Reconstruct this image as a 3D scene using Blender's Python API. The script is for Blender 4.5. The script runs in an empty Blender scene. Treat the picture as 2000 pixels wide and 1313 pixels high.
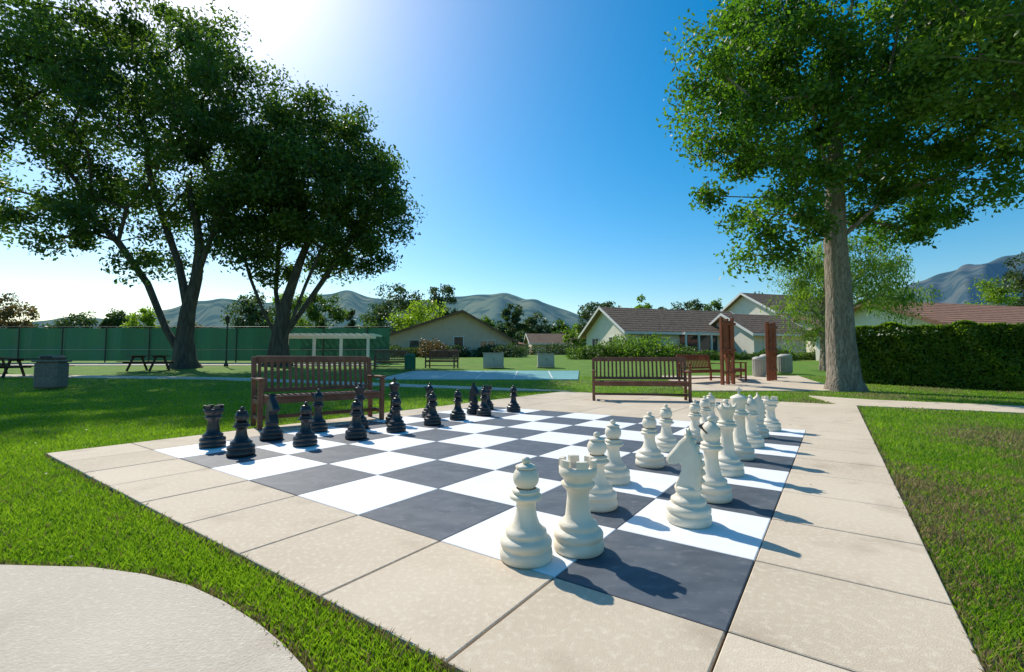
import bpy, math, random
import numpy as np
from mathutils import Vector, Matrix
random.seed(7)
R=np.random.default_rng(11)
sc=bpy.context.scene
COL=sc.collection

# ---------------------------------------------------------------- materials
def mat(name,c1,c2=None,scale=4.0,rough=0.8,bump=0.0,bscale=None,detail=6,c3=None,scale3=0.6,lo=.35,hi=.65,lo3=.5,hi3=.7,spec=0.3,dist=0.02,emis=None,stretch=None,c4=None,scale4=1.0,lo4=.6,hi4=.75):
    m=bpy.data.materials.new(name); m.use_nodes=True
    nt=m.node_tree; N=nt.nodes; L=nt.links
    b=N["Principled BSDF"]
    b.inputs["Roughness"].default_value=rough
    b.inputs["Specular IOR Level"].default_value=spec
    b.inputs["Base Color"].default_value=(*c1,1)
    tc=N.new("ShaderNodeTexCoord"); src=tc.outputs["Object"]
    if stretch:
        mp=N.new("ShaderNodeMapping"); mp.inputs["Scale"].default_value=stretch
        L.new(src,mp.inputs[0]); src=mp.outputs[0]
    out=None
    def layer(out,col,scale,lo,hi,det):
        n=N.new("ShaderNodeTexNoise"); n.inputs["Scale"].default_value=scale; n.inputs["Detail"].default_value=det
        L.new(src,n.inputs["Vector"])
        r=N.new("ShaderNodeMapRange"); r.inputs[1].default_value=lo; r.inputs[2].default_value=hi
        L.new(n.outputs["Fac"],r.inputs[0])
        mx=N.new("ShaderNodeMix"); mx.data_type='RGBA'
        if out is None: mx.inputs[6].default_value=(*c1,1)
        else: L.new(out,mx.inputs[6])
        mx.inputs[7].default_value=(*col,1)
        L.new(r.outputs[0],mx.inputs[0]); return mx.outputs[2]
    if c2: out=layer(out,c2,scale,lo,hi,detail)
    if c3: out=layer(out,c3,scale3,lo3,hi3,8)
    if c4: out=layer(out,c4,scale4,lo4,hi4,8)
    if out is not None: L.new(out,b.inputs["Base Color"])
    if bump:
        nb=N.new("ShaderNodeTexNoise"); nb.inputs["Scale"].default_value=bscale or scale*6; nb.inputs["Detail"].default_value=5
        L.new(src,nb.inputs["Vector"])
        bp=N.new("ShaderNodeBump"); bp.inputs["Strength"].default_value=bump; bp.inputs["Distance"].default_value=dist
        L.new(nb.outputs["Fac"],bp.inputs["Height"]); L.new(bp.outputs[0],b.inputs["Normal"])
    if emis:
        b.inputs["Emission Color"].default_value=(*emis[0],1); b.inputs["Emission Strength"].default_value=emis[1]
    return m

def leafmat(name,dark,light,trans=0.45,tcol=None):
    m=bpy.data.materials.new(name); m.use_nodes=True
    nt=m.node_tree; N=nt.nodes; L=nt.links
    for n in list(N):
        if n.type=='BSDF_PRINCIPLED': N.remove(n)
    out=[n for n in N if n.type=='OUTPUT_MATERIAL'][0]
    at=N.new("ShaderNodeAttribute"); at.attribute_name="tone"
    mx=N.new("ShaderNodeMix"); mx.data_type='RGBA'; mx.inputs[6].default_value=(*dark,1); mx.inputs[7].default_value=(*light,1)
    L.new(at.outputs["Fac"],mx.inputs[0])
    p=N.new("ShaderNodeBsdfPrincipled"); p.inputs["Roughness"].default_value=.45; p.inputs["Specular IOR Level"].default_value=.35
    L.new(mx.outputs[2],p.inputs["Base Color"])
    t=N.new("ShaderNodeBsdfTranslucent")
    hs=N.new("ShaderNodeMix"); hs.data_type='RGBA'; hs.blend_type='MULTIPLY'; hs.inputs[0].default_value=1
    tc=tcol or (1.8,2.0,.6)
    hs.clamp_result=False
    L.new(mx.outputs[2],hs.inputs[6]); hs.inputs[7].default_value=(*tc,1)
    L.new(hs.outputs[2],t.inputs["Color"])
    ms=N.new("ShaderNodeMixShader"); ms.inputs[0].default_value=trans
    L.new(p.outputs[0],ms.inputs[1]); L.new(t.outputs[0],ms.inputs[2]); L.new(ms.outputs[0],out.inputs["Surface"])
    return m

M={}
M['grass_ground']=mat("lawn_ground",(.085,.185,.013),(.13,.24,.02),scale=1.2,rough=.95,bump=.6,bscale=30,c3=(.20,.21,.05),scale3=.35,lo3=.58,hi3=.75,dist=.05)
M['conc']=mat("concrete",(.64,.535,.40),(.56,.46,.34),scale=1.1,rough=.85,bump=.4,bscale=150,detail=12,c3=(.72,.63,.49),scale3=38,lo3=.5,hi3=.8,dist=.005,c4=(.40,.32,.23),scale4=2.3,lo4=.56,hi4=.82)
M['conc_stain']=mat("concrete_weathered",(.60,.50,.37),(.52,.43,.315),scale=1.4,rough=.85,bump=.4,bscale=150,detail=12,c3=(.69,.60,.46),scale3=32,lo3=.5,hi3=.8,dist=.005,c4=(.37,.29,.205),scale4=1.9,lo4=.55,hi4=.82)
M['conc2']=mat("concrete_old",(.59,.51,.405),(.51,.44,.345),scale=1.3,rough=.9,bump=.6,bscale=100,detail=12,c3=(.67,.60,.48),scale3=44,lo3=.5,hi3=.8,dist=.008,c4=(.37,.30,.225),scale4=2.2,lo4=.55,hi4=.8)
M['joint']=mat("joint_dark",(.05,.042,.035),(.09,.075,.06),scale=8,rough=1)
M['white']=mat("white_board_paint",(.84,.84,.83),(.78,.78,.765),scale=5,rough=.6,bump=.15,bscale=150,lo=.45,hi=.8,dist=.003,c3=(.66,.65,.61),scale3=2.3,lo3=.62,hi3=.85)
M['dark']=mat("charcoal_board_paint",(.072,.086,.104),(.105,.12,.14),scale=6,rough=.6,bump=.3,bscale=150,detail=12,c3=(.20,.21,.22),scale3=14,lo3=.56,hi3=.85,dist=.003,stretch=(1,1.6,1),c4=(.14,.15,.16),scale4=1.5,lo4=.55,hi4=.8)
M['pw']=mat("ivory_plastic",(.82,.735,.59),(.74,.65,.50),scale=7,rough=.5,bump=.1,bscale=40,c3=(.58,.47,.33),scale3=3,lo3=.56,hi3=.85)
M['pb']=mat("black_plastic",(.014,.015,.018),(.028,.029,.032),scale=8,rough=.36,bump=.05,bscale=40,spec=.5)
M['wood']=mat("bench_wood",(.15,.062,.036),(.22,.10,.058),scale=6,rough=.6,bump=.25,bscale=40,dist=.005)
M['redwood']=mat("stained_redwood",(.30,.09,.04),(.2,.06,.028),scale=5,rough=.65,bump=.2,bscale=30)
M['darkwood']=mat("dark_wood",(.05,.03,.02),(.09,.05,.035),scale=6,rough=.7)
M['bark']=mat("bark",(.20,.165,.125),(.34,.29,.23),scale=5,rough=.95,bump=1.0,bscale=9,stretch=(2,2,.5),dist=.08,c3=(.12,.10,.075),scale3=14)
M['bark_dark']=mat("bark_dark",(.06,.05,.04),(.12,.10,.08),scale=4,rough=.95,bump=1.0,bscale=8,stretch=(2,2,.4),dist=.08)
M['stone']=mat("aggregate_stone",(.18,.14,.11),(.27,.22,.18),scale=20,rough=.9,bump=.5,bscale=60)
M['grey']=mat("painted_grey",(.46,.44,.39),(.40,.38,.34),scale=3,rough=.6)
M['tan_wall']=mat("tan_stucco",(.70,.56,.43),(.64,.51,.39),scale=2,rough=.9,bump=.3,bscale=50)
M['cream_wall']=mat("cream_stucco",(.82,.76,.64),(.77,.71,.59),scale=2,rough=.9,bump=.3,bscale=50)
M['roof']=mat("brown_shingle",(.26,.18,.125),(.17,.115,.08),scale=3,rough=.95,bump=.6,bscale=14,c3=(.33,.24,.17),scale3=8,spec=.1)
M['roof_red']=mat("terracotta_roof",(.46,.24,.15),(.36,.18,.12),scale=3,rough=.9,bump=.6,bscale=10,spec=.1)
M['trim']=mat("brown_trim",(.17,.09,.055),(.22,.12,.08),scale=2,rough=.7)
M['trim_w']=mat("white_trim",(.78,.76,.70),(.74,.71,.65),scale=2,rough=.6)
M['glass']=mat("window_glass",(.03,.04,.05),(.05,.06,.07),scale=2,rough=.08,spec=.8)
M['metal']=mat("dark_metal",(.03,.035,.03),(.05,.05,.05),scale=4,rough=.5)
M['screen']=leafmat("green_windscreen",(.014,.085,.052),(.022,.12,.072),.14,(1.4,1.5,1.2))
M['court']=mat("court_teal",(.15,.34,.31),(.19,.40,.37),scale=1,rough=.55)
M['court_green']=mat("court_green",(.03,.13,.08),(.04,.16,.09),scale=1,rough=.7)
M['hill']=mat("hill_haze",(.085,.115,.06),(.17,.17,.095),scale=.004,rough=1,detail=10,c3=(.04,.065,.035),scale3=.02,lo3=.46,hi3=.56,emis=((.09,.22,.36),.42),spec=0)  # blue emission puts aerial haze into the hill colour
M['mtn']=mat("mountain_haze",(.055,.075,.06),(.10,.10,.075),scale=.003,rough=1,detail=10,c3=(.03,.05,.04),scale3=.008,lo3=.46,hi3=.58,emis=((.055,.16,.34),.42),spec=0)  # distance haze painted in as a weak blue glow
M['leafA']=leafmat("leaf_ash",(.03,.068,.02),(.11,.17,.035),.5)
M['leafB']=leafmat("leaf_maple",(.035,.095,.014),(.125,.22,.028),.52)
M['leafC']=leafmat("leaf_willow",(.08,.15,.025),(.18,.26,.045),.5)
M['leafD']=leafmat("leaf_dark",(.028,.058,.028),(.075,.11,.04),.35)
M['leafY']=leafmat("leaf_bright",(.12,.18,.02),(.23,.32,.04),.5)
M['leafR']=leafmat("leaf_rust",(.10,.06,.035),(.18,.12,.06),.3)
M['leafH']=leafmat("leaf_hedge",(.07,.14,.02),(.19,.28,.035),.52)
M['blade']=leafmat("grass_blade",(.10,.215,.014),(.25,.40,.035),.5,(1.5,1.5,.6))
M['blade_dry']=leafmat("grass_blade_dry",(.24,.18,.08),(.38,.30,.15),.3,(1,1,.8))

# ---------------------------------------------------------------- mesh helpers
class B:
    def __init__(s): s.v=[];s.f=[];s.m=[];s.sm=[];s.mats=[]
    def mi(s,m):
        if m not in s.mats: s.mats.append(m)
        return s.mats.index(m)
    def add(s,vs,fs,m,smooth=False,T=None):
        o=len(s.v)
        for p in vs:
            p=Vector(p)
            if T is not None: p=T@p
            s.v.append(tuple(p))
        k=s.mi(m)
        for f in fs:
            s.f.append([i+o for i in f]); s.m.append(k); s.sm.append(smooth)
    def box(s,c,d,m,rz=0,T=None,bev=0,rx=0,ry=0):
        x,y,z=[q/2 for q in d]
        A=Matrix.Translation(c)@Matrix.Rotation(rz,4,'Z')@Matrix.Rotation(ry,4,'Y')@Matrix.Rotation(rx,4,'X')
        if T is not None: A=T@A
        if bev<=0:
            vs=[(-x,-y,-z),(x,-y,-z),(x,y,-z),(-x,y,-z),(-x,-y,z),(x,-y,z),(x,y,z),(-x,y,z)]
            fs=[(0,3,2,1),(4,5,6,7),(0,1,5,4),(1,2,6,5),(2,3,7,6),(3,0,4,7)]
        else:
            b=bev; vs=[]
            for (zz,ins) in ((-z,b),(-z+b,0),(z-b,0),(z,b)):
                X=x-ins;Y=y-ins
                e=b if ins==0 else b*.5
                vs+=[(-X+e,-Y,zz),(X-e,-Y,zz),(X,-Y+e,zz),(X,Y-e,zz),(X-e,Y,zz),(-X+e,Y,zz),(-X,Y-e,zz),(-X,-Y+e,zz)]
            fs=[tuple(range(7,-1,-1)),tuple(range(24,32))]
            for r in range(3):
                for i in range(8):
                    j=(i+1)%8; fs.append((r*8+i,r*8+j,r*8+8+j,r*8+8+i))
        s.add(vs,fs,m,False,A)
    def tube(s,p,q,r1,r2,m,n=8,cap=True,T=None,smooth=True):
        p=Vector(p);q=Vector(q);d=(q-p)
        if d.length<1e-6: return
        d.normalize(); a=d.orthogonal().normalized(); b=d.cross(a)
        vs=[p+(a*math.cos(2*math.pi*i/n)+b*math.sin(2*math.pi*i/n))*r1 for i in range(n)]
        vs+=[q+(a*math.cos(2*math.pi*i/n)+b*math.sin(2*math.pi*i/n))*r2 for i in range(n)]
        s.add(vs,[(i,(i+1)%n,n+(i+1)%n,n+i) for i in range(n)],m,smooth,T)
        if cap: s.add(vs,[tuple(range(n-1,-1,-1)),tuple(range(n,2*n))],m,False,T)
    def lathe(s,prof,m,n=40,T=None,smooth=True):
        vs=[];fs=[]
        for r,z in prof:
            for i in range(n):
                a=2*math.pi*i/n; vs.append((r*math.cos(a),r*math.sin(a),z))
        for k in range(len(prof)-1):
            for i in range(n):
                j=(i+1)%n; fs.append((k*n+i,k*n+j,k*n+n+j,k*n+n+i))
        s.add(vs,fs,m,smooth,T)
    def obj(s,name,loc=(0,0,0),rz=0,parent=None):
        me=bpy.data.meshes.new(name); me.from_pydata(s.v,[],s.f)
        for m in s.mats: me.materials.append(m)
        me.polygons.foreach_set("material_index",s.m); me.polygons.foreach_set("use_smooth",s.sm)
        me.update()
        return inst(name,me,loc,rz,parent)
def inst(name,me,loc=(0,0,0),rz=0,parent=None,sc_=1):
    o=bpy.data.objects.new(name,me); COL.objects.link(o); o.location=loc; o.rotation_euler=(0,0,rz); o.scale=(sc_,)*3
    if parent: o.parent=parent
    return o
def fastmesh(name,V,k,m,tone=None):
    n=len(V)//k
    me=bpy.data.meshes.new(name)
    me.vertices.add(len(V)); me.vertices.foreach_set("co",np.ascontiguousarray(V,dtype=np.float32).ravel())
    me.loops.add(len(V)); me.loops.foreach_set("vertex_index",np.arange(len(V),dtype=np.int32))
    me.polygons.add(n); me.polygons.foreach_set("loop_start",np.arange(0,len(V),k,dtype=np.int32))
    me.update(calc_edges=True)
    if tone is not None:
        a=me.attributes.new("tone",'FLOAT','FACE'); a.data.foreach_set("value",tone.astype(np.float32))
    me.materials.append(m)
    return me
def gz(x,y):
    if y<14: return 0.0
    if y<50: return .04*(y-14)
    return 1.44+.004*(y-50)

# ---------------------------------------------------------------- leaves / trees
def leafquads(P,size,rng,aspect=.5,droop=0.0):
    n=len(P)
    a=rng.normal(size=(n,3)); a[:,2]-=droop; a/=np.linalg.norm(a,axis=1)[:,None]
    b=rng.normal(size=(n,3)); b-=a*(a*b).sum(1)[:,None]; b/=np.linalg.norm(b,axis=1)[:,None]
    s=(size*rng.uniform(.6,1.3,n))[:,None]
    V=np.empty((n,4,3)); w=s*aspect
    V[:,0]=P-a*s*.5; V[:,1]=P+b*w*.5+a*s*.05; V[:,2]=P+a*s*.5; V[:,3]=P-b*w*.5+a*s*.05
    return V.reshape(-1,3)
def clumps(lobes,n,mind,rng,shell=.55):
    pts=[];tries=0
    vol=np.array([l[3]*l[4]*l[5] for l in lobes]); vol=vol**.8; vol/=vol.sum()
    while len(pts)<n and tries<n*60:
        tries+=1
        l=lobes[rng.choice(len(lobes),p=vol)]
        d=rng.normal(size=3); d/=np.linalg.norm(d)
        r=(shell**3+(1-shell**3)*rng.random())**(1/3) if rng.random()<.8 else rng.random()**.5
        p=np.array(l[:3])+d*r*np.array(l[3:])
        if pts and np.min(np.linalg.norm(np.array(pts)-p,axis=1))<mind: continue
        pts.append(p)
    return np.array(pts)
def tree(name,trunk,rad,lobes,nc,mind,nleaf,lsize,crad,leafm,barkm,seed=1,droop=.2,twig=.02,aspect=.5,flat=.75,expo=.45,sides=7,core=.25,stems=()):
    rng=np.random.default_rng(seed)
    C=clumps(lobes,nc,mind,rng)
    nodes=[np.array(p,float) for p in trunk]; par=[-1]+list(range(len(trunk)-1)); plen=[0]
    for i in range(1,len(nodes)): plen.append(plen[-1]+np.linalg.norm(nodes[i]-nodes[i-1]))
    nt=len(trunk); lo=max(1,nt//2)
    for st_ in stems:
        pr=st_[0]
        for p in st_[1:]:
            p=np.array(p,float); plen.append(plen[pr]*.9+np.linalg.norm(p-nodes[pr])*.6); nodes.append(p); par.append(pr); pr=len(nodes)-1
    top=nodes[nt-1]
    order=np.argsort(np.linalg.norm(C-top,axis=1)); tips=[]
    for k in order:
        c=C[k]; A=np.array(nodes); d=np.linalg.norm(A-c,axis=1)+.35*np.array(plen)+np.maximum(0,A[:,2]-c[2])*.8
        d[:lo]+=100
        q=int(np.argmin(d)); p0=nodes[q]; L=np.linalg.norm(c-p0); ns=max(1,int(L/1.3)); prev=q
        for i in range(1,ns+1):
            t=i/ns; p=p0+(c-p0)*t
            if i<ns: p=p+rng.normal(size=3)*.12*min(L,3)*.5+np.array([0,0,.10*L*math.sin(math.pi*t)])
            nodes.append(p); par.append(prev); plen.append(plen[prev]+L/ns); prev=len(nodes)-1
        tips.append(prev)
    cnt=np.zeros(len(nodes)); cnt[tips]+=1
    for i in range(len(nodes)-1,nt-1,-1): cnt[par[i]]+=cnt[i]
    b=B()
    rr=[twig*max(1,cnt[i])**expo for i in range(len(nodes))]
    for i in range(nt): rr[i]=rad[i]
    for i in range(nt,len(nodes)):
        p=par[i]; r1=min(rr[p],rr[i]*1.35)
        b.tube(nodes[p],nodes[i],r1,rr[i],barkm,n=sides,cap=False)
    n=16; vs=[];fs=[]
    for i in range(nt):
        P=nodes[i]; 
        for k in range(n):
            a=2*math.pi*k/n; fl=1+(.22*math.sin(3*a+seed)+.15*math.sin(5*a+1))*(1.0 if i==0 else .5 if i==1 else .18)
            vs.append((P[0]+math.cos(a)*rr[i]*fl,P[1]+math.sin(a)*rr[i]*fl,P[2]))
    for i in range(nt-1):
        for k in range(n):
            j=(k+1)%n; fs.append((i*n+k,i*n+j,i*n+n+j,i*n+n+k))
    b.add(vs,fs,barkm,True)
    root=bpy.data.objects.new(name,None); COL.objects.link(root)
    b.obj("trunk_and_limbs",parent=root)
    nC=len(C); idx=rng.integers(0,nC,nleaf)
    cr=crad*rng.uniform(.6,1.35,nC)
    d=rng.normal(size=(nleaf,3)); d/=np.linalg.norm(d,axis=1)[:,None]
    r=rng.random(nleaf)**core
    off=d*r[:,None]*cr[idx][:,None]; off[:,2]*=flat
    off*=(1+np.clip(.24*rng.normal(size=nleaf),-.5,.42))[:,None]
    P=C[idx]+off
    ct=rng.normal(.45,.22,nC); tone=np.clip(ct[idx]+rng.normal(0,.2,nleaf),0,1)
    me=fastmesh("foliage",leafquads(P,lsize,rng,aspect,droop),4,leafm,tone)
    inst("foliage",me,parent=root)
    return root
def bush(name,boxes,n,size,leafm,seed=1,core=.15):
    rng=np.random.default_rng(seed); Ps=[];T=[]
    vol=np.array([b[3]*b[4]+b[4]*b[5]+b[3]*b[5] for b in boxes]); vol/=vol.sum()
    for b_,w in zip(boxes,vol):
        k=max(20,int(n*w)); d=rng.normal(size=(k,3)); d/=np.linalg.norm(d,axis=1)[:,None]
        lump=1+.14*np.sin(d[:,0]*7+b_[0])+.14*np.sin(d[:,1]*6+b_[1]*2)+.12*np.sin(d[:,2]*8+b_[0]*3)
        p=np.array(b_[:3])+d*(rng.random(k)**core*lump)[:,None]*np.array(b_[3:6])*(1+.06*rng.normal(size=k))[:,None]
        Ps.append(p); T.append(np.clip(rng.normal(.45+.2*math.sin(b_[0]*5),.25,k),0,1))
    return inst(name,fastmesh(name,leafquads(np.vstack(Ps),size,rng,.6,.1),4,leafm,np.concatenate(T)))

# ---------------------------------------------------------------- terrain
b=B()
ys=[-60,14,50,300,900,4000]; xs=[-4000,-300,-60,60,300,4000]
vs=[(x,y,gz(0,y)-.03) for y in ys for x in xs]; nx=len(xs)
b.add(vs,[(j*nx+i,j*nx+i+1,(j+1)*nx+i+1,(j+1)*nx+i) for j in range(len(ys)-1) for i in range(nx-1)],M['grass_ground'])
b.obj("ground")

# ---------------------------------------------------------------- board and paving
S=.7; X0,Y0,TH=.7636,1.673,.6145
ex=Vector((-math.cos(TH),math.sin(TH),0)); ey=Vector((math.sin(TH),math.cos(TH),0))
def W(u,v,z=0): 
    p=Vector((X0,Y0,0))+ex*u*S+ey*v*S; return Vector((p.x,p.y,z))
def tile(b,u0,u1,v0,v1,m,g=.005,z=0.0,dep=.026):
    g/=S; e=.004/S
    pts=[(u0+g,v0+g),(u1-g,v0+g),(u1-g,v1-g),(u0+g,v1-g)]
    pin=[(u0+g+e,v0+g+e),(u1-g-e,v0+g+e),(u1-g-e,v1-g-e),(u0+g+e,v1-g-e)]
    vs=[W(*p,z-dep) for p in pts]+[W(*p,z-.003) for p in pts]+[W(*p,z) for p in pin]
    fs=[(8,11,10,9)]+[(i,4+i,4+(i+1)%4,(i+1)%4) for i in range(4)]+[(4+i,8+i,8+(i+1)%4,4+(i+1)%4) for i in range(4)]
    b.add(vs,fs,m)
b=B()
for i in range(8):
    for j in range(8):
        tile(b,i,i+1,j,j+1,M['dark'] if (i+j)%2==0 else M['white'],g=.0012)
b.obj("giant_chess_board")
b=B()
b.add([W(-1,-1,-.022),W(-1,14.6,-.022),W(9,14.6,-.022),W(9,-1,-.022)],[(0,1,2,3)],M['joint'])
def cm(): return M['conc'] if random.random()<.6 else M['conc_stain']
for i in range(-1,9):
    tile(b,i,i+1,-1,0,cm(),z=random.uniform(-.001,.001)); 
for j in range(0,8):
    tile(b,-1,0,j,j+1,cm(),z=random.uniform(-.001,.001)); tile(b,8,9,j,j+1,cm())
for j in range(4):
    v0=8+j*1.65
    for i in range(5): tile(b,-1+2*i,1+2*i,v0,v0+1.65,cm())
b.obj("concrete_paving")
SLAB=[W(-1,-1),W(-1,14.6),W(9,14.6),W(9,-1)]
def poly(name,pts,m,dz=0.0,thick=.05):
    b=B(); n=len(pts)
    top=[(x,y,gz(x,y)+dz) for x,y in pts]; bot=[(x,y,gz(x,y)+dz-thick) for x,y in pts]
    b.add(top+bot,[tuple(range(n))]+[(i,n+i,n+(i+1)%n,(i+1)%n) for i in range(n)],m)
    o=b.obj(name); 
    me=o.data
    if me.polygons[0].normal.z<0: me.flip_normals()
    return o
CURVE=[(-14,3.0),(-6,2.55),(-3.2,2.28),(-2.5,2.2),(-1.95,2.17),(-1.65,2.1),(-1.38,2.0),(-1.15,1.87),(-.93,1.72),(-.78,1.6),(-.65,1.48),(-.55,1.36),(-.48,1.2),(-.43,.9),(-.4,-3),(-14,-3)]
poly("curved_walkway",CURVE,M['conc2'],0)
WALK=[(6.95,9.75),(9.4,8.2),(16,3.9),(17,5.1),(10.6,9.5),(8.6,11.0),(7.9,12.2)]
poly("side_walkway",WALK,M['conc'],-.004)
W2=[(.2,14.05),(1.8,14.05),(-4,16.3),(-12,19.2),(-30,21.8),(-30,20.6),(-12,18.2),(-4.2,15.5)]
poly("walkway",W2[::-1],M['conc'],.0)
P3=[(5.5,14.05),(10.2,14.05),(12.5,20),(6.5,20)]
poly("court_apron",P3,M['conc'],.0)
CT=[(-5.4,18.0),(2.6,18.0),(3.4,23.2),(-5.0,23.2)]
poly("shuffleboard_court",CT,M['court'],.01)
b=B()
for i in range(5):
    x=-4.6+i*1.55
    b.add([(x,18.3,gz(0,18.3)+.016),(x+.05,18.3,gz(0,18.3)+.016),(x+.25,22.9,gz(0,22.9)+.016),(x+.2,22.9,gz(0,22.9)+.016)],[(0,1,2,3)],M['trim_w'])
b.obj("court_markings")
poly("tennis_court_apron",[(-60,28.5),(-9,28.5),(-9,31.6),(-60,31.6)],M['conc2'],.0)

# ---------------------------------------------------------------- chess pieces
def base():
    return [(0.001,0),(.118,0),(.127,.008),(.129,.03),(.126,.05),(.118,.056),(.117,.062),(.125,.068),(.126,.088),(.119,.100),(.101,.108),(.095,.116),(.101,.124),(.099,.136),(.082,.148),(.066,.165)]
def ball(b,c,r,m,n=28,zs=1.0):
    pr=[(max(.0005,r*math.sin(math.pi*i/14)),c-r*zs*math.cos(math.pi*i/14)) for i in range(15)]
    b.lathe(pr,m,n)
def fin(b,z,m):
    b.lathe([(.014,z-.01),(.012,z),(.02,z+.008),(.023,z+.018),(.018,z+.03),(.0005,z+.036)],m,20)
def collar(z,r,rb):
    return [(rb,z-.02),(r*.86,z-.008),(r,z),(r,z+.010),(r*.84,z+.018),(r*.70,z+.022),(r*.84,z+.028),(r*.86,z+.036),(r*.66,z+.044)]
def pawn(m):
    b=B(); b.lathe(base()+[(.054,.20),(.047,.24)]+collar(.29,.080,.048)+[(.048,.335)],m)
    ball(b,.385,.064,m,zs=.95); b.lathe([(.050,.432),(.052,.44),(.034,.448),(.014,.452)],m,24); fin(b,.450,m); return b
def rook(m):
    b=B(); b.lathe(base()+[(.062,.20),(.056,.26),(.058,.295)]+[(.078,.315),(.086,.325),(.086,.335),(.074,.342),(.072,.352),(.086,.366),(.096,.385),(.097,.418),(.072,.418),(.070,.395),(.0005,.393)],m)
    n=6
    for k in range(n):
        a0=2*math.pi*k/n; a1=a0+2*math.pi/n*.62; seg=5; vs=[];fs=[]
        for i in range(seg+1):
            a=a0+(a1-a0)*i/seg
            for r,z in ((.072,.417),(.0965,.417),(.0965,.455),(.072,.455)): vs.append((r*math.cos(a),r*math.sin(a),z))
        for i in range(seg):
            for q in range(4):
                fs.append((i*4+q,i*4+4+q,i*4+4+(q+1)%4,i*4+(q+1)%4))
        fs+= [(0,1,2,3),(seg*4+3,seg*4+2,seg*4+1,seg*4)]
        b.add(vs,fs,m)
    return b
def bishop(m):
    b=B(); b.lathe(base()+[(.056,.21),(.047,.27)]+collar(.345,.078,.047)+[(.045,.395),(.058,.415),(.066,.44),(.064,.47),(.050,.50),(.030,.522),(.014,.53)],m)
    fin(b,.53,m)
    b.box((.035,0,.478),(.075,.14,.008),M['joint'],ry=-.75); return b
def queen(m):
    b=B(); b.lathe(base()+[(.058,.22),(.048,.30)]+collar(.40,.082,.048)+[(.050,.455),(.054,.49),(.070,.53),(.082,.565),(.074,.568),(.05,.56),(.04,.575),(.02,.59)],m)
    for k in range(8):
        a=2*math.pi*k/8; b.tube((.07*math.cos(a),.07*math.sin(a),.552),(.086*math.cos(a),.086*math.sin(a),.592),.016,.005,m,8)
    fin(b,.59,m); return b
def king(m):
    b=B(); b.lathe(base()+[(.060,.22),(.050,.31)]+collar(.42,.084,.050)+[(.052,.475),(.056,.51),(.070,.55),(.080,.585),(.076,.592),(.05,.606),(.022,.62),(.0005,.622)],m)
    b.box((0,0,.652),(.020,.022,.075),m,bev=.004); b.box((0,0,.66),(.062,.024,.020),m,bev=.004); return b
def knight(m):
    b=B(); b.lathe(base()+[(.074,.18),(.078,.20),(.072,.212),(.0005,.216)],m)
    out=[(-.070,.205),(-.078,.26),(-.082,.32),(-.076,.38),(-.058,.44),(-.034,.485),(-.020,.50),(-.012,.545),(.006,.505),(.022,.492),(.044,.470),(.066,.438),(.092,.405),(.118,.375),(.122,.352),(.108,.332),(.086,.334),(.062,.346),(.040,.346),(.026,.330),(.030,.300),(.046,.262),(.062,.225),(.066,.205)]
    n=len(out); cx=-.005;cz=.36
    layers=[(.66,-.056),(.84,-.053),(.96,-.042),(1.0,-.022),(1.0,.022),(.96,.042),(.84,.053),(.66,.056)]
    vs=[]
    for (s_,yy) in layers:
        for x,z in out:
            t=1-(z-.2)*1.1; zz=z if z<.21 else cz+(z-cz)*(s_ if z>cz else (s_*.5+.5))
            vs.append((cx+(x-cx)*s_,yy*t,zz))
    fs=[]
    for l in range(len(layers)-1):
        for i in range(n):
            j=(i+1)%n; fs.append((l*n+i,l*n+n+i,l*n+n+j,l*n+j))
    fs.append(tuple(range(n))); fs.append(tuple(range((len(layers)-1)*n+n-1,(len(layers)-1)*n-1,-1)))
    b.add(vs,fs,m,False)
    for k in range(7):
        t=k/6; p=[(-.085,.25),(-.09,.30),(-.088,.35),(-.08,.395),(-.062,.44),(-.044,.475),(-.022,.505)][k]
        b.box((p[0]+.008,0,p[1]),(.03,.03,.036),m,ry=.6-1.1*t,bev=.006)
    for s_ in (-1,1):
        b.tube((-.014,s_*.022,.485),(-.004,s_*.03,.55),.017,.003,m,8)
        b.tube((.03,s_*.022,.44),(.03,s_*.040,.44),.012,.009,m,10)
        b.tube((.105,s_*.01,.358),(.105,s_*.033,.358),.009,.006,m,8)
    return b
def fixn(o):
    import bmesh
    bm=bmesh.new(); bm.from_mesh(o.data); bmesh.ops.recalc_face_normals(bm,faces=bm.faces); bm.to_mesh(o.data); bm.free()
PM={}
def piece(kind,color,u,v,rot=0):
    fn={'pawn':pawn,'rook':rook,'bishop':bishop,'queen':queen,'king':king,'knight':knight}[kind]
    nm="%s_chess_%s"%(color,kind); p=W(u,v,0.001)
    if nm not in PM:
        o=fn(M['pw'] if color=='white' else M['pb']).obj(nm); fixn(o); PM[nm]=o.data
        o.location=p; o.rotation_euler=(0,0,rot)
    else: inst(nm,PM[nm],p,rot)
UD=math.atan2(ex.y,ex.x)
for (u,v) in [(1.3,.12),(1.36,1.42),(1.58,2.33),(1.5,3.33),(1.62,4.45),(1.45,5.5),(1.5,6.45),(1.6,7.4)]: piece('pawn','white',u,v,random.uniform(0,6))
for k,u,v,r in [('rook',1.07,.46,.3),('knight',.56,1.5,UD),('bishop',.54,2.3,UD),('queen',.6,3.45,0),('king',.62,4.5,UD+.2),('bishop',.62,5.55,UD),('knight',.66,6.6,UD+.3),('rook',.56,7.6,.2)]: piece(k,'white',u,v,r)
for (u,v) in [(6.5,.58),(6.46,1.53),(6.35,2.4),(6.36,3.3),(6.45,4.35),(6.55,5.25),(6.55,6.2),(6.4,7.25)]: piece('pawn','black',u,v,random.uniform(0,6))
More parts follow.
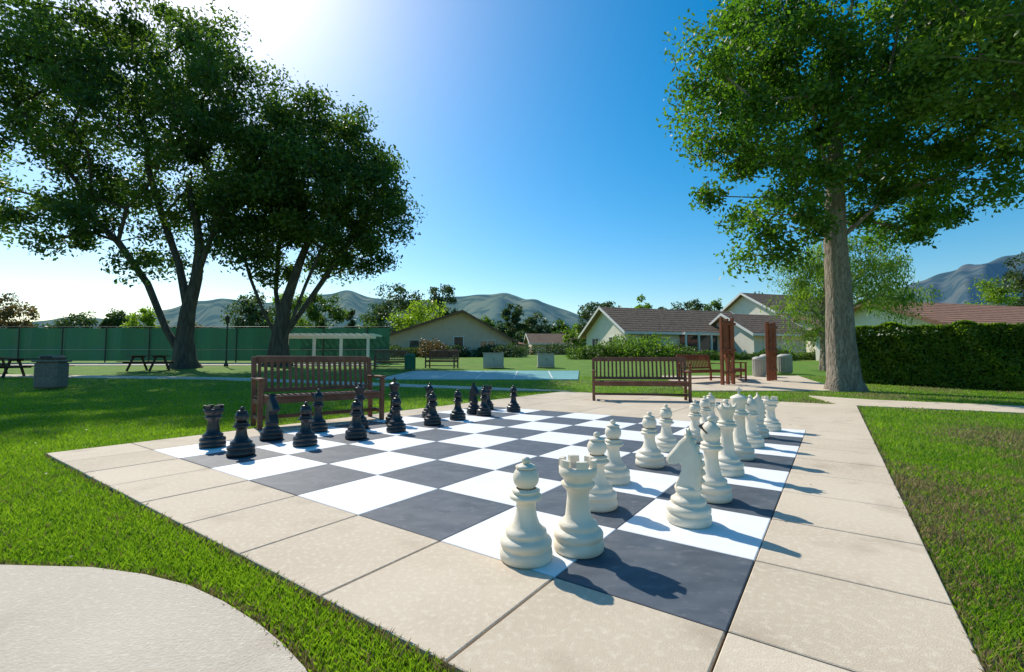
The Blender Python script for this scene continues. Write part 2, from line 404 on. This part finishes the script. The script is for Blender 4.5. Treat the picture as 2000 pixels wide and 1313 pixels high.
for k,u,v,r in [('rook',7.55,.63,.1),('knight',7.45,1.5,UD+math.pi),('bishop',7.6,2.45,UD),('queen',7.35,3.2,0),('king',7.25,4.0,UD),('bishop',7.4,5.2,UD),('knight',7.0,6.35,UD+math.pi),('rook',7.4,7.4,.2)]: piece(k,'black',u,v,r)

# ---------------------------------------------------------------- benches
def bench(name,loc,rz,L=1.8,m=None,H=1.0,ns=20):
    m=m or M['wood']; b=B()
    for sx in (-1,1):
        x=sx*(L/2-.035)
        b.box((x,-.27,.33),(.065,.065,.66),m,bev=.006)
        b.box((x,.22,.22),(.065,.065,.44),m,bev=.006)
        b.box((x,.272,.70),(.065,.06,.60),m,rx=-.17,bev=.006)
        b.box((x,-.03,.682),(.085,.60,.038),m,bev=.01)
        b.box((x,-.03,.37),(.045,.44,.07),m,bev=.004)
        b.box((x,-.03,.14),(.04,.44,.05),m,bev=.004)
    b.box((0,-.275,.385),(L-.13,.035,.08),m,bev=.004)
    b.box((0,.20,.385),(L-.13,.035,.08),m,bev=.004)
    b.box((0,-.03,.14),(L-.13,.045,.05),m,bev=.004)
    for k in range(6): b.box((0,-.285+k*.088,.437+(.004 if k%2 else 0)),(L-.02 if 0<k<5 else L-.14,.07,.022),m,bev=.004)
    T=Matrix.Translation((0,.225,.44))@Matrix.Rotation(-.17,4,'X')
    b.box((0,0,.53),(L-.13,.045,.10),m,T=T,bev=.008)
    b.box((0,0,.07),(L-.13,.04,.06),m,T=T,bev=.005)
    for k in range(ns):
        x=-(L-.13)/2+(k+.5)*(L-.13)/ns
        b.box((x,0,.29),(.042,.02,.39),m,T=T)
    return b.obj(name,loc,rz)
bench("park_bench",(-2.93,7.02,-.0),math.atan2(.62,.78),L=1.8)
bench("park_bench",(3.0,10.75,0),-.17,L=2.2,ns=22)
bench("park_bench",(7.0,17.0,gz(0,17.0)),.5,L=1.8,m=M['redwood'])
bench("park_bench",(8.7,17.8,gz(0,17.8)),1.2,L=1.8,m=M['redwood'])
bench("park_bench",(-6.4,24.3,gz(0,24.3)),.2,L=1.8)
bench("park_bench",(-3.9,25.4,gz(0,25.4)),-.3,L=1.8)

def rack(loc,rz,s=1.0):
    b=B(); m=M['redwood']
    for x in (-.27,0,.27): b.box((x*s,0,1.15*s),(.10,.10,2.3*s+abs(x)*.3),m,bev=.008)
    for k,x in enumerate((-.16,.16)): b.box((x*s,-.07,1.66*s),(.2*s,.04,1.14*s),m,bev=.006)
    for k,x in enumerate((-.16,.16)): b.box((x*s,.07,1.62*s),(.2*s,.04,1.2*s),m,bev=.006)
    b.box((0,-.10,1.2*s),(.66*s,.03,.09),m,bev=.004); b.box((0,-.10,2.12*s),(.66*s,.03,.09),m,bev=.004); b.box((0,-.07,.42*s),(.62*s,.04,.09),m,bev=.004)
    b.obj("shuffleboard_cue_rack",loc,rz)
rack((7.55,16.0,gz(0,16)),.45,1.0)
rack((10.0,17.6,gz(0,17.6)),.6,.96)

def cabinet(loc,rz,w,d,h):
    b=B(); b.box((0,0,.04),(w+.06,d+.06,.08),M['conc2'],bev=.01); b.box((0,0,.08+h/2),(w,d,h),M['grey'],bev=.02)
    b.box((0,0,.08+h+.02),(w+.06,d+.06,.04),M['grey'],bev=.012)
    for x in (-w/4,w/4): b.box((x,-d/2-.006,.08+h/2),(w/2-.05,.012,h-.12),M['grey'],bev=.003)
    b.box((0.03,-d/2-.025,.08+h*.55),(.02,.03,.12),M['metal'])
    b.obj("storage_cabinet",loc,rz)
cabinet((-1.05,26,gz(0,26)),0,1.15,.6,.72)
cabinet((1.95,26.4,gz(0,26.4)),0,.95,.6,.66)
def bin_(name,loc,m,r=.28,h=.9):
    b=B(); b.lathe([(.001,0),(r*.9,0),(r,.04),(r,h*.82),(r*1.06,h*.84),(r*1.06,h*.88),(r*.9,h*.95),(r*.5,h),(.001,h)],m,24)
    for k in range(16):
        a=2*math.pi*k/16; b.box((r*1.02*math.cos(a),r*1.02*math.sin(a),h*.43),(.02,.06,h*.72),m,rz=a)
    b.obj(name,loc)
bin_("trash_can",(-5.4,24.2,gz(0,24.2)),M['court_green'],.27,.85)
bin_("trash_can",(12.0,21.5,gz(0,21.5)),M['grey'],.3,.9)
bin_("trash_can",(12.9,21.6,gz(0,21.6)),M['grey'],.3,.9)
bin_("trash_can",(10.6,19.6,gz(0,19.6)),M['grey'],.25,.85)
b=B()
b.box((0,0,.42),(.62,.62,.84),M['stone'],bev=.05); b.box((0,0,.87),(.70,.70,.07),M['stone'],bev=.02)
b.box((0,0,.98),(.54,.54,.16),M['stone'],bev=.07); b.box((0,-.275,.98),(.3,.01,.09),M['metal'])
b.obj("stone_trash_receptacle",(-14.9,14.8,gz(0,14.8)),.25)
def picnic(loc,rz):
    b=B(); m=M['darkwood']
    for k in range(5): b.box((0,-.3+k*.15,.75),(1.9,.13,.045),m,bev=.005)
    for s_ in (-1,1):
        for k in range(2): b.box((0,s_*(.66+k*.14),.45),(1.9,.125,.04),m,bev=.005)
        b.box((s_*.65,0,.70),(.05,.7,.08),m); b.box((s_*.65,0,.40),(.05,1.55,.08),m)
        for q in (-1,1): b.box((s_*.70,q*.36,.36),(.05,.09,.84),m,rx=q*.42)
    b.obj("picnic_table",loc,rz)
picnic((-20.4,19.5,gz(0,19.5)),.2); picnic((-18.7,23.5,gz(0,23.5)),-.2); picnic((-24.5,21,gz(0,21)),.3)
b=B(); b.lathe([(.001,0),(.12,0),(.12,.12),(.07,.2),(.05,.5),(.04,2.5),(.06,2.55),(.06,2.6),(.09,2.62),(.13,2.85),(.16,2.87),(.10,2.95),(.03,3.05),(.001,3.07)],M['metal'],16)
b.obj("street_lamp",(-16.9,27,gz(0,27)))

# tennis fence
root=bpy.data.objects.new("tennis_court_fence",None); COL.objects.link(root)
yF=32; z0=gz(0,yF); n=180
xs_=np.linspace(-62,-8.6,n); top=2.42
def fz(x,k):
    w=.05*math.sin(x*2.1)+.03*math.sin(x*5.3)
    return [(x,yF+w*.4,z0+.12),(x,yF+w*1.8,z0+1.2),(x,yF+w*.4,z0+top+.03*math.sin(x*2.0))][k]
V=[];tn=[]
for i in range(n-1):
    for k in range(2):
        V+=[fz(xs_[i],k),fz(xs_[i+1],k),fz(xs_[i+1],k+1),fz(xs_[i],k+1)]; tn.append(.5+.3*math.sin(xs_[i]//3.05*2.3)+.15*math.sin(xs_[i]*4))
inst("windscreen",fastmesh("windscreen",np.array(V),4,M['screen'],np.clip(np.array(tn),0,1)),parent=root)
b=B()
for x in np.arange(-62,-8,3.05): b.tube((x,yF-.09,z0),(x,yF-.09,z0+top+.1),.04,.04,M['metal'],8)
b.tube((-62,yF-.09,z0+top+.08),(-8.6,yF-.09,z0+top+.08),.03,.03,M['metal'],8)
b.tube((-62,yF-.09,z0+.9),(-8.6,yF-.09,z0+.9),.02,.02,M['grey'],8)
b.obj("posts_and_rails",parent=root)

b=B(); m=M['cream_wall']; z0=gz(0,31)
for x in (-15,-13.2,-11.4,-9.6):
    for y in (30,32.8): b.box((x*.98,y-.2,z0+.8),(.16,.16,1.7),m,bev=.01)
for y in (29.8,32.6): b.box((-12.1,y,z0+1.72),(6.4,.1,.2),m,bev=.01)
for k in range(14): b.box((-15+k*.45,31.2,z0+1.89),(.07,3.8,.14),m)
b.obj("pergola")

# ---------------------------------------------------------------- houses
def house(name,loc,rz,L,Wd,wh,rh,wall,roof,trim,openings=(),ridge=.5,oh=.6,gable_open=()):
    root=bpy.data.objects.new(name,None); COL.objects.link(root); root.location=loc; root.rotation_euler=(0,0,rz)
    ry=Wd*ridge; D=-1.5
    b=B()
    prof=[(0,D),(Wd,D),(Wd,wh),(ry,rh-.12),(0,wh)]
    vs=[(0,y,z) for y,z in prof]+[(L,y,z) for y,z in prof]
    b.add(vs,[(4,3,2,1,0),(5,6,7,8,9),(0,5,9,4),(1,2,7,6)],wall)
    b.obj("walls",parent=root)
    b=B(); t=.14
    for (ya,yb,side) in ((ry,0,-1),(ry,Wd,1)):
        sl=(rh-wh)/abs(yb-ya); ye=yb+side*oh; ze=wh-sl*oh
        v=[(-oh,ya,rh),(L+oh,ya,rh),(L+oh,ye,ze),(-oh,ye,ze)]
        v2=[(x,y,z-t) for x,y,z in v]
        b.add(v+v2,[(0,3,2,1) if side<0 else (0,1,2,3),(4,5,6,7),(0,4,7,3),(1,2,6,5),(2,3,7,6)],roof)
        nrow=int(abs(ye-ya)/.4)
        for k in range(nrow):
            q=(k+.5)/nrow; y=ya+(ye-ya)*q; z=rh+(ze-rh)*q
            b.box((L/2,y,z+.006),(L+2*oh-.02,.03,.02),roof,rx=0)
    b.obj("roof",parent=root)
    b=B()
    for x in (-oh-.03,L+oh+.03):
        for (ya,yb,side) in ((ry,0,-1),(ry,Wd,1)):
            sl=(rh-wh)/abs(yb-ya); ye=yb+side*oh; ze=wh-sl*oh
            v=[(x-.03,ya,rh+.03),(x-.03,ye,ze+.03),(x-.03,ye,ze-.22),(x-.03,ya,rh-.22)]
            v+= [(x+.03,p[1],p[2]) for p in v]
            b.add(v,[(0,1,2,3),(7,6,5,4),(0,4,5,1),(1,5,6,2),(2,6,7,3),(3,7,4,0)],trim)
    for (yb,side) in ((0,-1),(Wd,1)):
        sl=(rh-wh)/abs(yb-ry); ye=yb+side*(oh+.03); ze=wh-sl*oh
        b.box((L/2,ye,ze-.07),(L+2*oh,.05,.2),trim)
    b.obj("fascia",parent=root)
    b=B()
    def opening(T,x,z,w,h,kind):
        if kind=='window':
            b.box((x,-.02,z),(w,.03,h),M['glass'],T=T)
            for dx in (-w/2,0,w/2): b.box((x+dx,-.045,z),(.07,.05,h+.1),M['trim_w'],T=T)
            for dz in (-h/2,h/2): b.box((x,-.048,z+dz),(w+.1,.052,.07),M['trim_w'],T=T)
        elif kind=='door':
            b.box((x,-.03,z),(w,.05,h),M['trim'],T=T); 
            for dx in (-w/2,w/2): b.box((x+dx,-.04,z),(.09,.07,h+.1),M['trim_w'],T=T)
            b.box((x,-.042,z+h/2),(w+.16,.075,.09),M['trim_w'],T=T)
        elif kind=='dark':
            b.box((x,-.02,z),(w,.04,h),M['glass'],T=T)  # flat dark panel painted for the shade inside the porch recess
            for k in range(4): b.box((x-w/2+w*k/3,-.9,z),(.14,.14,h),M['trim_w'],T=T)
            b.box((x,-.9,z+h/2+.06),(w+.3,.18,.2),M['trim_w'],T=T)
        elif kind=='garage':
            b.box((x,-.03,z),(w,.05,h),M['trim_w'],T=T)
            for k in range(4): b.box((x,-.06,z-h/2+h*(k+.5)/4),(w-.1,.02,h/4-.06),M['cream_wall'],T=T)
    for (x,z,w,h,k) in openings: opening(None,x,z,w,h,k)
    TG=Matrix.Translation((0,Wd,0))@Matrix.Rotation(-math.pi/2,4,'Z')
    for (x,z,w,h,k) in gable_open: opening(TG,x,z,w,h,k)
    if b.v: b.obj("windows_and_doors",parent=root)
    return root
house("tan_house",(0.0,47,gz(0,47)),math.pi/2,18,14.0,1.75,4.65,M['tan_wall'],M['roof'],M['trim'],ridge=.36,gable_open=[(4.5,.95,2.2,1.3,'window'),(11.5,.95,1.6,1.2,'window'),(8.5,.9,1.0,2.1,'door')])
house("cream_house",(10.4,41,gz(0,42)),.29,14.5,8.4,2.6,5.0,M['cream_wall'],M['roof'],M['trim_w'],
      openings=[(2.2,1.4,1.8,1.2,'window'),(7.6,1.1,4.2,2.1,'dark'),(11.8,1.3,2.2,1.2,'window')],gable_open=[(2.2,1.4,1.4,1.1,'window'),(5.8,1.4,1.4,1.1,'window')])
house("cream_house",(21.5,40.5,gz(0,42)),.29,6,6.5,2.4,4.2,M['cream_wall'],M['roof'],M['trim_w'],openings=[(2.8,1.1,3.6,2.1,'garage')],gable_open=[(3,1.4,1.6,1.2,'window')])
house("two_storey_house",(29,50,gz(0,52)),.29,13,8.5,5.0,7.4,M['cream_wall'],M['roof'],M['trim_w'],
      openings=[(2.5,3.9,1.6,1.2,'window'),(6.5,3.9,1.6,1.2,'window')],gable_open=[(2.2,3.9,1.4,1.1,'window')])
house("terracotta_roof_house",(26,27,gz(0,27)),.25,20,9,2.6,4.5,M['cream_wall'],M['roof_red'],M['trim'],openings=[(4,1.4,2,1.2,'window')])
house("brown_roof_house",(30,42,gz(0,42)),.05,16,9,2.6,4.3,M['cream_wall'],M['roof'],M['trim'],openings=[(4,1.4,2,1.2,'window')])
house("distant_house",(3.5,78,gz(0,78)),.1,9,8,2.3,4.0,M['tan_wall'],M['roof'],M['trim_w'],openings=[(3,1.3,1.5,1.2,'window')])
house("distant_house",(-1.5,66,gz(0,66)),1.2,9,8,2.0,3.4,M['tan_wall'],M['roof_red'],M['trim'],openings=[(3,1.3,1.5,1.2,'window')])

# ---------------------------------------------------------------- trees
tree("ash_tree",[(-18.6,26,.35),(-18.65,26,.9),(-18.7,26,2.2),(-18.55,26,3.8),(-18.2,26.1,5.6),(-18.0,26,7.4),(-18.3,26,9.2),(-18.8,26,11)],[.95,.60,.46,.38,.30,.24,.2,.15],
     [(-20.8,26,14.3,7.8,6,6.0),(-26.2,25,8.6,3.6,3.5,2.3),(-15.6,26,11.8,3.6,3.5,5.0),(-22,26,18.8,6.5,5,3.5),(-28,25.5,14,3.2,3.5,4.5),(-21.5,25,7.4,3,3,1.6)],
     195,1.24,92000,.25,1.20,M['leafA'],M['bark_dark'],seed=5,twig=.026,core=.38,
     stems=[(1,(-19.6,25.8,2.6),(-20.6,25.6,5.2),(-22.3,25.5,7.6),(-24.3,25.5,9.4)),(3,(-19.6,26.6,6.5),(-21,27,9.5),(-22,27,12.5)),(4,(-17,25.5,8),(-16,25.5,10.5))])
tree("ash_tree",[(-14.3,28,.4),(-14.3,28,1.0),(-14.3,28,2.0),(-14.2,28,3.0),(-13.9,28,4.6),(-13.2,28,6.8),(-12.4,28,9)],[.85,.62,.52,.44,.32,.25,.17],
     [(-12.0,28,11.2,4.8,4.6,4.9),(-9.2,28,10.4,2.7,3,3.9),(-15.3,28,9.2,3.0,3.2,3.6),(-12,28,14.9,3.4,3,2.1)],
     135,1.10,64000,.25,1.08,M['leafA'],M['bark_dark'],seed=9,twig=.026,core=.4,
     stems=[(2,(-15.2,27.8,3.8),(-16,27.6,6),(-16.6,27.5,8.2)),(2,(-13.2,28.3,3.8),(-11.9,28.5,5.9),(-10.6,28.6,8.0),(-9.6,28.6,9.6)),(3,(-14.9,28.6,5.2),(-15,29,8),(-14.6,29,10.5)),(1,(-13.4,27.6,3.2),(-12.4,27.2,5.4),(-11.4,27,7.6))])
tree("sweetgum_tree",[(10.35,14.3,-.1),(10.35,14.3,.35),(10.3,14.3,1.5),(10.3,14.3,3.0),(10.25,14.3,4.6),(10.3,14.3,6.4),(10.4,14.3,8.6),(10.4,14.3,11)],[.62,.47,.40,.36,.32,.26,.18,.10],
     [(10.4,14.2,10.6,4.0,3.6,4.4),(8.0,14,5.8,1.7,2,1.8),(12.9,14,6.3,2.6,2.5,1.8),(7.2,14,9.4,1.9,2,2.7),(13.9,14,10,2.4,2.4,2.8)],
     190,.80,92000,.165,.74,M['leafB'],M['bark'],seed=3,twig=.017,core=.40)
tree("overhanging_tree",[(16.5,10,-.1),(16.5,10,1.5),(16.3,10,3),(16,10,4.5),(15.6,10.2,6.2),(15,10.4,8)],[.4,.3,.27,.24,.18,.12],
     [(13.6,10.4,9.2,3.9,2.8,2.5),(11.2,10.2,8.6,1.7,1.8,1.9),(13,10.2,7.0,1.3,1.5,1.3)],
     95,.70,33000,.14,.62,M['leafC'],M['bark'],seed=21,twig=.014,core=.4)
tree("willow_tree",[(16.5,24,.3),(16.5,24,1.5),(16.4,24,3),(16.6,24,4.5),(16.8,24,6)],[.3,.22,.18,.13,.08],
     [(17.5,24,5.4,3.2,2.5,1.8),(15.4,24,3.4,1.0,1.4,1.8),(20,24,4.4,1.6,1.5,1.5)],
     60,.75,19000,.22,.8,M['leafC'],M['bark'],seed=8,twig=.015,droop=1.5,aspect=.22)
def rt(name,x,y,h,w,leaf,seed,kind='round',n=2600,ls=None):
    z=gz(x,y)
    if kind=='cone':
        lobes=[(x,y,z+h*q,w*.5*(1-q)*1.05+.2,w*.5*(1-q)*1.05+.2,h*.14) for q in (.18,.32,.46,.6,.74,.88)]
    else:
        lobes=[(x,y,z+h*.60,w*.5,w*.45,h*.32),(x-w*.22,y,z+h*.42,w*.32,w*.3,h*.30),(x+w*.24,y,z+h*.45,w*.3,w*.3,h*.32),(x+w*.05,y,z+h*.78,w*.3,w*.3,h*.2)]
    ls=ls or max(.22,y*.0062)
    tree(name,[(x,y,z-.2),(x,y,z+h*.15),(x,y,z+h*.3),(x,y,z+h*.5)],[h*.03,h*.022,h*.018,h*.01],lobes,int(34+w),w*.09,int(n*1.2),ls,w*.14,leaf,M['bark_dark'],seed=seed,twig=h*.002,sides=5,flat=.85)
def at(px,y): return (px-1000)/890*y
def hh(ptop,y): return .965+(701-ptop)/890*y-gz(0,y)
L_=[("eucalyptus_tree",775,75,548,110,'leafD',5200),("eucalyptus_tree",860,82,542,70,'leafD',3800),("leafy_tree",825,62,583,110,'leafY',4200),
("pine_tree",683,60,590,40,'leafD',2600),("leafy_tree",490,52,572,95,'leafD',4000),("leafy_tree",630,58,560,75,'leafA',3500),("leafy_tree",560,56,560,90,'leafC',3000),
("leafy_tree",282,48,603,60,'leafY',2600),("leafy_tree",225,62,598,52,'leafD',2400),("leafy_tree",150,66,610,90,'leafD',3000),("rust_tree",15,45,575,90,'leafR',3000),
("leafy_tree",1000,90,590,50,'leafD',2400),("leafy_tree",1048,92,606,60,'leafD',2400),("leafy_tree",945,95,618,60,'leafA',2000),("leafy_tree",1090,95,620,50,'leafA',2000),
("leafy_tree",1175,60,578,90,'leafD',3200),("leafy_tree",1255,64,576,48,'leafC',2400),("leafy_tree",1345,62,578,75,'leafD',3000),("leafy_tree",1395,66,586,60,'leafA',2400),
("leafy_tree",1485,70,570,100,'leafD',2600),("leafy_tree",1725,44,560,130,'leafA',5000),("leafy_tree",1690,34,600,80,'leafC',3000),
("leafy_tree",1945,50,528,110,'leafY',4600),("leafy_tree",2010,40,480,90,'leafD',3600),("leafy_tree",395,70,632,60,'leafR',1800),("leafy_tree",1130,75,632,60,'leafC',1800),
("leafy_tree",720,85,612,70,'leafA',2200),("leafy_tree",1220,75,600,70,'leafA',2200),("leafy_tree",1300,72,596,70,'leafD',2200)]
for i,(nm,px,y,pt,wpx,lf,n) in enumerate(L_):
    rt(nm,at(px,y),y,hh(pt,y),wpx/890*y,M[lf],100+i,'cone' if nm=="pine_tree" else 'round',n)
bx=[]
for i in range(150):
    a=-1.35+2.7*i/149+random.uniform(-.01,.01); y=random.uniform(130,190); h=random.uniform(3.5,8.5)
    bx.append((a*y,y,gz(0,y)+h*.55,random.uniform(4,7),4,h*.75))
bush("distant_tree_line",bx,60000,1.1,M['leafD'],seed=4)
def shrubs(name,pxs,y,h0,h1,leaf,seed,n,ls=.16):
    rr=random.Random(seed); bb=[]
    for px in pxs:
        yy=y+rr.uniform(-.8,.8); h=rr.uniform(h0,h1); w=rr.uniform(.7,1.5)*h
        bb.append((at(px,yy),yy,gz(0,yy)+h*.4,w,.8*w,h*.62))
    bush(name,bb,n,ls,M[leaf],seed)
shrubs("shrub_bed",range(755,1010,17),44,.5,1.2,'leafD',2,14000)
shrubs("shrub_bed",range(1125,1330,20),39,.6,1.3,'leafA',3,14000)
shrubs("flowering_shrub",(1225,1245,1262),38.5,1.6,2.0,'leafC',5,7000)
shrubs("shrub_bed",range(1330,1640,24),37,.4,.9,'leafA',6,11000)
shrubs("shrub_bed",range(1005,1130,20),60,.8,1.8,'leafD',7,8000)
shrubs("flowering_shrub",(840,855),43,1.3,1.6,'leafR',8,3000)
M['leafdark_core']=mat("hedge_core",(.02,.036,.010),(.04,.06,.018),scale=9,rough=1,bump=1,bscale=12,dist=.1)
def hedge(name,p,q,th,h,n,leaf):
    rng=np.random.default_rng(5); p=np.array(p);q=np.array(q);d=q-p;L=np.linalg.norm(d);d/=L;nn=np.array([d[1],-d[0]])
    b=B(); T=Matrix.Translation((p[0],p[1],0))@Matrix.Rotation(math.atan2(d[1],d[0]),4,'Z')
    s=rng.uniform(0,L,n); f=rng.integers(0,5,n); w=rng.uniform(-th/2,th/2,n); z=rng.uniform(0,h,n)
    w=np.where(f<2,th/2,np.where(f==4,-th/2,w)); z=np.where((f==2)|(f==3),h,z)
    e=rng.random(n)<.06; s=np.where(e,0,s); w=np.where(e,rng.uniform(-th/2,th/2,n),w); z=np.where(e,rng.uniform(0,h,n),z)
    lump=.07*np.sin(s*3.1+z*2)+.05*np.sin(s*7+1+z*5)
    dep=np.abs(rng.normal(0,.07,n))
    w=w*(1-dep/th*2)+lump*np.sign(w); z=np.where((f==2)|(f==3),z+lump-dep*.5,z)
    X=p[0]+d[0]*s+nn[0]*w; Y=p[1]+d[1]*s+nn[1]*w
    G=np.array([gz(0,y) for y in Y])
    P=np.stack([X,Y,z+G],1)
    tone=np.clip(.45+.2*np.sin(s*2)*np.sin(z*3)+rng.normal(0,.28,n),0,1)
    V=leafquads(P,.11,rng,.65,0)
    root=bpy.data.objects.new(name,None); COL.objects.link(root)
    inst("leaves",fastmesh("leaves",V,4,M[leaf],tone),parent=root)
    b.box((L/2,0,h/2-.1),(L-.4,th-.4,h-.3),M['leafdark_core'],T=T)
    b.obj("inner_growth",parent=root)
hedge("clipped_hedge",(12.9,17.4),(22,7.8),1.3,2.06,80000,'leafH')

# ---------------------------------------------------------------- hills
def hills(name,sky,D0,D1,m,seed,na=300,nr=34,amp=1.0):
    rng=np.random.default_rng(seed); ph=rng.uniform(0,6.28,12)
    ax=np.array([(p[0]-1000)/890 for p in sky]); ez=np.array([(701-p[1])/890 for p in sky])
    aa=np.linspace(ax[0],ax[-1],na); vs=[];fs=[]
    E=np.interp(aa,ax,ez); ker=np.hanning(9); ker/=ker.sum(); E=np.convolve(np.pad(E,4,mode='edge'),ker,'valid')
    for j in range(nr+1):
        t=j/nr; Dd=D0+(D1-D0)*t
        for a,e in zip(aa,E):
            prof=(t/.8)**.85 if t<=.8 else 1-(t-.8)*1.5
            wob=.6*math.sin(t*6+ph[4])+.35*math.sin(t*11+ph[6]+a*5)
            rid=math.sin(a*20+wob+ph[1]); rid2=math.sin(a*43-wob*1.6+ph[2]); rid3=math.sin(a*91+wob*2+ph[3])
            k=(1-prof)*prof*4 if t<=.8 else 0
            z=e*(D0+(D1-D0)*.8)*(prof+amp*k*(.11*rid+.06*rid2+.022*rid3))
            z+=e*Dd*.008*rid3*prof
            vs.append((a*Dd,Dd,max(-5,z)))
    for j in range(nr):
        for i in range(na-1):
            k=j*na+i; fs.append((k,k+1,k+na+1,k+na))
    b=B(); b.add(vs,fs,m,True); b.obj(name)
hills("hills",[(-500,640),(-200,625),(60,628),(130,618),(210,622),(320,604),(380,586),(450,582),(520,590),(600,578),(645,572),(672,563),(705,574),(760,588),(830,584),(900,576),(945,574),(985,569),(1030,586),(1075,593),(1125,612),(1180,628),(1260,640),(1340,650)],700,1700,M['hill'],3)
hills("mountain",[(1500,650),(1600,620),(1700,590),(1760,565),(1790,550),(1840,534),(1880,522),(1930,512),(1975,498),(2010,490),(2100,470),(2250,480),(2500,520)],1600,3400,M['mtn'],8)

# ---------------------------------------------------------------- grass blades
def inpoly(X,Y,poly):
    c=np.zeros(len(X),bool); n=len(poly)
    for i in range(n):
        x1,y1=poly[i][0],poly[i][1]; x2,y2=poly[(i+1)%n][0],poly[(i+1)%n][1]
        if y1==y2: continue
        k=((y1>Y)!=(y2>Y))&(X<(x2-x1)*(Y-y1)/(y2-y1)+x1); c^=k
    return c
def dseg(X,Y,poly):
    d=np.full(len(X),1e9)
    for i in range(len(poly)):
        x1,y1=poly[i][0],poly[i][1]; x2,y2=poly[(i+1)%len(poly)][0],poly[(i+1)%len(poly)][1]
        l2=(x2-x1)**2+(y2-y1)**2; t=np.clip(((X-x1)*(x2-x1)+(Y-y1)*(y2-y1))/l2,0,1)
        d=np.minimum(d,np.hypot(X-x1-t*(x2-x1),Y-y1-t*(y2-y1)))
    return d
N=560000
yy=np.exp(R.uniform(math.log(1.05),math.log(20),N)); xx=yy*R.uniform(-1.4,1.4,N)
keep=np.ones(N,bool)
for pl in (SLAB,CURVE,WALK,W2,P3,CT): keep&=~inpoly(xx,yy,pl)
xx=xx[keep];yy=yy[keep];n=len(xx)
G=np.where(yy<14,0,.04*(yy-14))-.03
sz=1+yy/11
lowf=np.sin(xx*1.3+1)*np.sin(yy*1.1+.5)+.6*np.sin(xx*3.1+yy*2.3)+.4*np.sin(xx*6.7-yy*5.1)
H=R.uniform(.020,.036,n)*(1+.10*lowf)*np.minimum(sz,1.4); Wd=R.uniform(.0016,.0030,n)*sz**1.3
ang=R.uniform(0,2*math.pi,n); la=R.uniform(0,2*math.pi,n); lean=R.uniform(.1,.75,n)*H
P=np.stack([xx,yy,G],1)
s_=np.stack([np.cos(ang)*Wd,np.sin(ang)*Wd,np.zeros(n)],1)
l1=np.stack([np.cos(la)*lean*.3,np.sin(la)*lean*.3,H*.6],1); l2=np.stack([np.cos(la)*lean,np.sin(la)*lean,H],1)
V=np.empty((n,4,3)); V[:,0]=P-s_; V[:,1]=P+s_; V[:,2]=P+l2+s_*.15; V[:,3]=P+l1-s_*.8
tone=np.clip(.5+.17*lowf+R.normal(0,.17,n),0,1)
dryf=np.sin(xx*.9+2)*np.sin(yy*1.4)+.5*np.sin(xx*2.9-yy*1.7)+.3*np.sin(xx*7.1+yy*6.3)
edge=np.exp(-(np.minimum(dseg(xx,yy,CURVE),dseg(xx,yy,SLAB)*1.6)/.05)**2)
dry=R.random(n)<np.maximum(np.where(xx>1.2,np.clip(.22+.6*dryf,.03,.85),np.clip(.03+.08*dryf,.015,.12)),edge*.75)
root=bpy.data.objects.new("grass",None); COL.objects.link(root)
inst("green_blades",fastmesh("green_blades",V[~dry].reshape(-1,3),4,M['blade'],tone[~dry]),parent=root)
inst("dry_blades",fastmesh("dry_blades",V[dry].reshape(-1,3),4,M['blade_dry'],tone[dry]),parent=root)
nl=420
lx=R.uniform(-9,9,nl); ly=R.uniform(1.6,13,nl); kk=~inpoly(lx,ly,[W(0,0),W(0,8),W(8,8),W(8,0)])
kk&=(R.random(nl)<.35)|~inpoly(lx,ly,SLAB)
lx=lx[kk];ly=ly[kk]
V=leafquads(np.stack([lx,ly,np.full(len(lx),.01)],1),.035,R,.6,0).reshape(-1,4,3); V[:,:,2]=.010+(V[:,:,2]-.010)*.25
inst("fallen_leaves",fastmesh("fallen_leaves",V.reshape(-1,3),4,M['blade_dry'],R.random(len(lx))))

# ---------------------------------------------------------------- light
EL=math.radians(43); AZ=math.radians(-38)
wd=bpy.data.worlds.new("World"); sc.world=wd; wd.use_nodes=True
nt=wd.node_tree; bg=nt.nodes["Background"]
st=nt.nodes.new("ShaderNodeTexSky"); st.sky_type='NISHITA'; st.sun_disc=False
st.sun_elevation=EL; st.sun_rotation=AZ; st.air_density=1.1; st.dust_density=.8; st.ozone_density=2.2; st.altitude=50
hs=nt.nodes.new("ShaderNodeHueSaturation"); hs.inputs["Saturation"].default_value=1.58; hs.inputs["Hue"].default_value=.490
nt.links.new(st.outputs[0],hs.inputs["Color"]); nt.links.new(hs.outputs[0],bg.inputs["Color"])
bg.inputs["Strength"].default_value=.15
sl=bpy.data.lights.new("sun",'SUN'); sl.energy=5.0; sl.angle=math.radians(.53); sl.color=(1,.93,.82)
so=bpy.data.objects.new("sun",sl); COL.objects.link(so)
d=Vector((math.sin(AZ)*math.cos(EL),math.cos(AZ)*math.cos(EL),math.sin(EL)))
so.rotation_euler=d.to_track_quat('Z','Y').to_euler()
cam=bpy.data.cameras.new("camera"); co=bpy.data.objects.new("camera",cam); COL.objects.link(co)
cam.sensor_width=36; cam.lens=16.03; cam.clip_start=.05; cam.clip_end=9000
co.location=(0,0,.965); co.rotation_euler=(math.pi/2+.0505,0,0)
sc.camera=co
sc.view_settings.view_transform='Standard'; sc.view_settings.look='None'; sc.view_settings.exposure=0
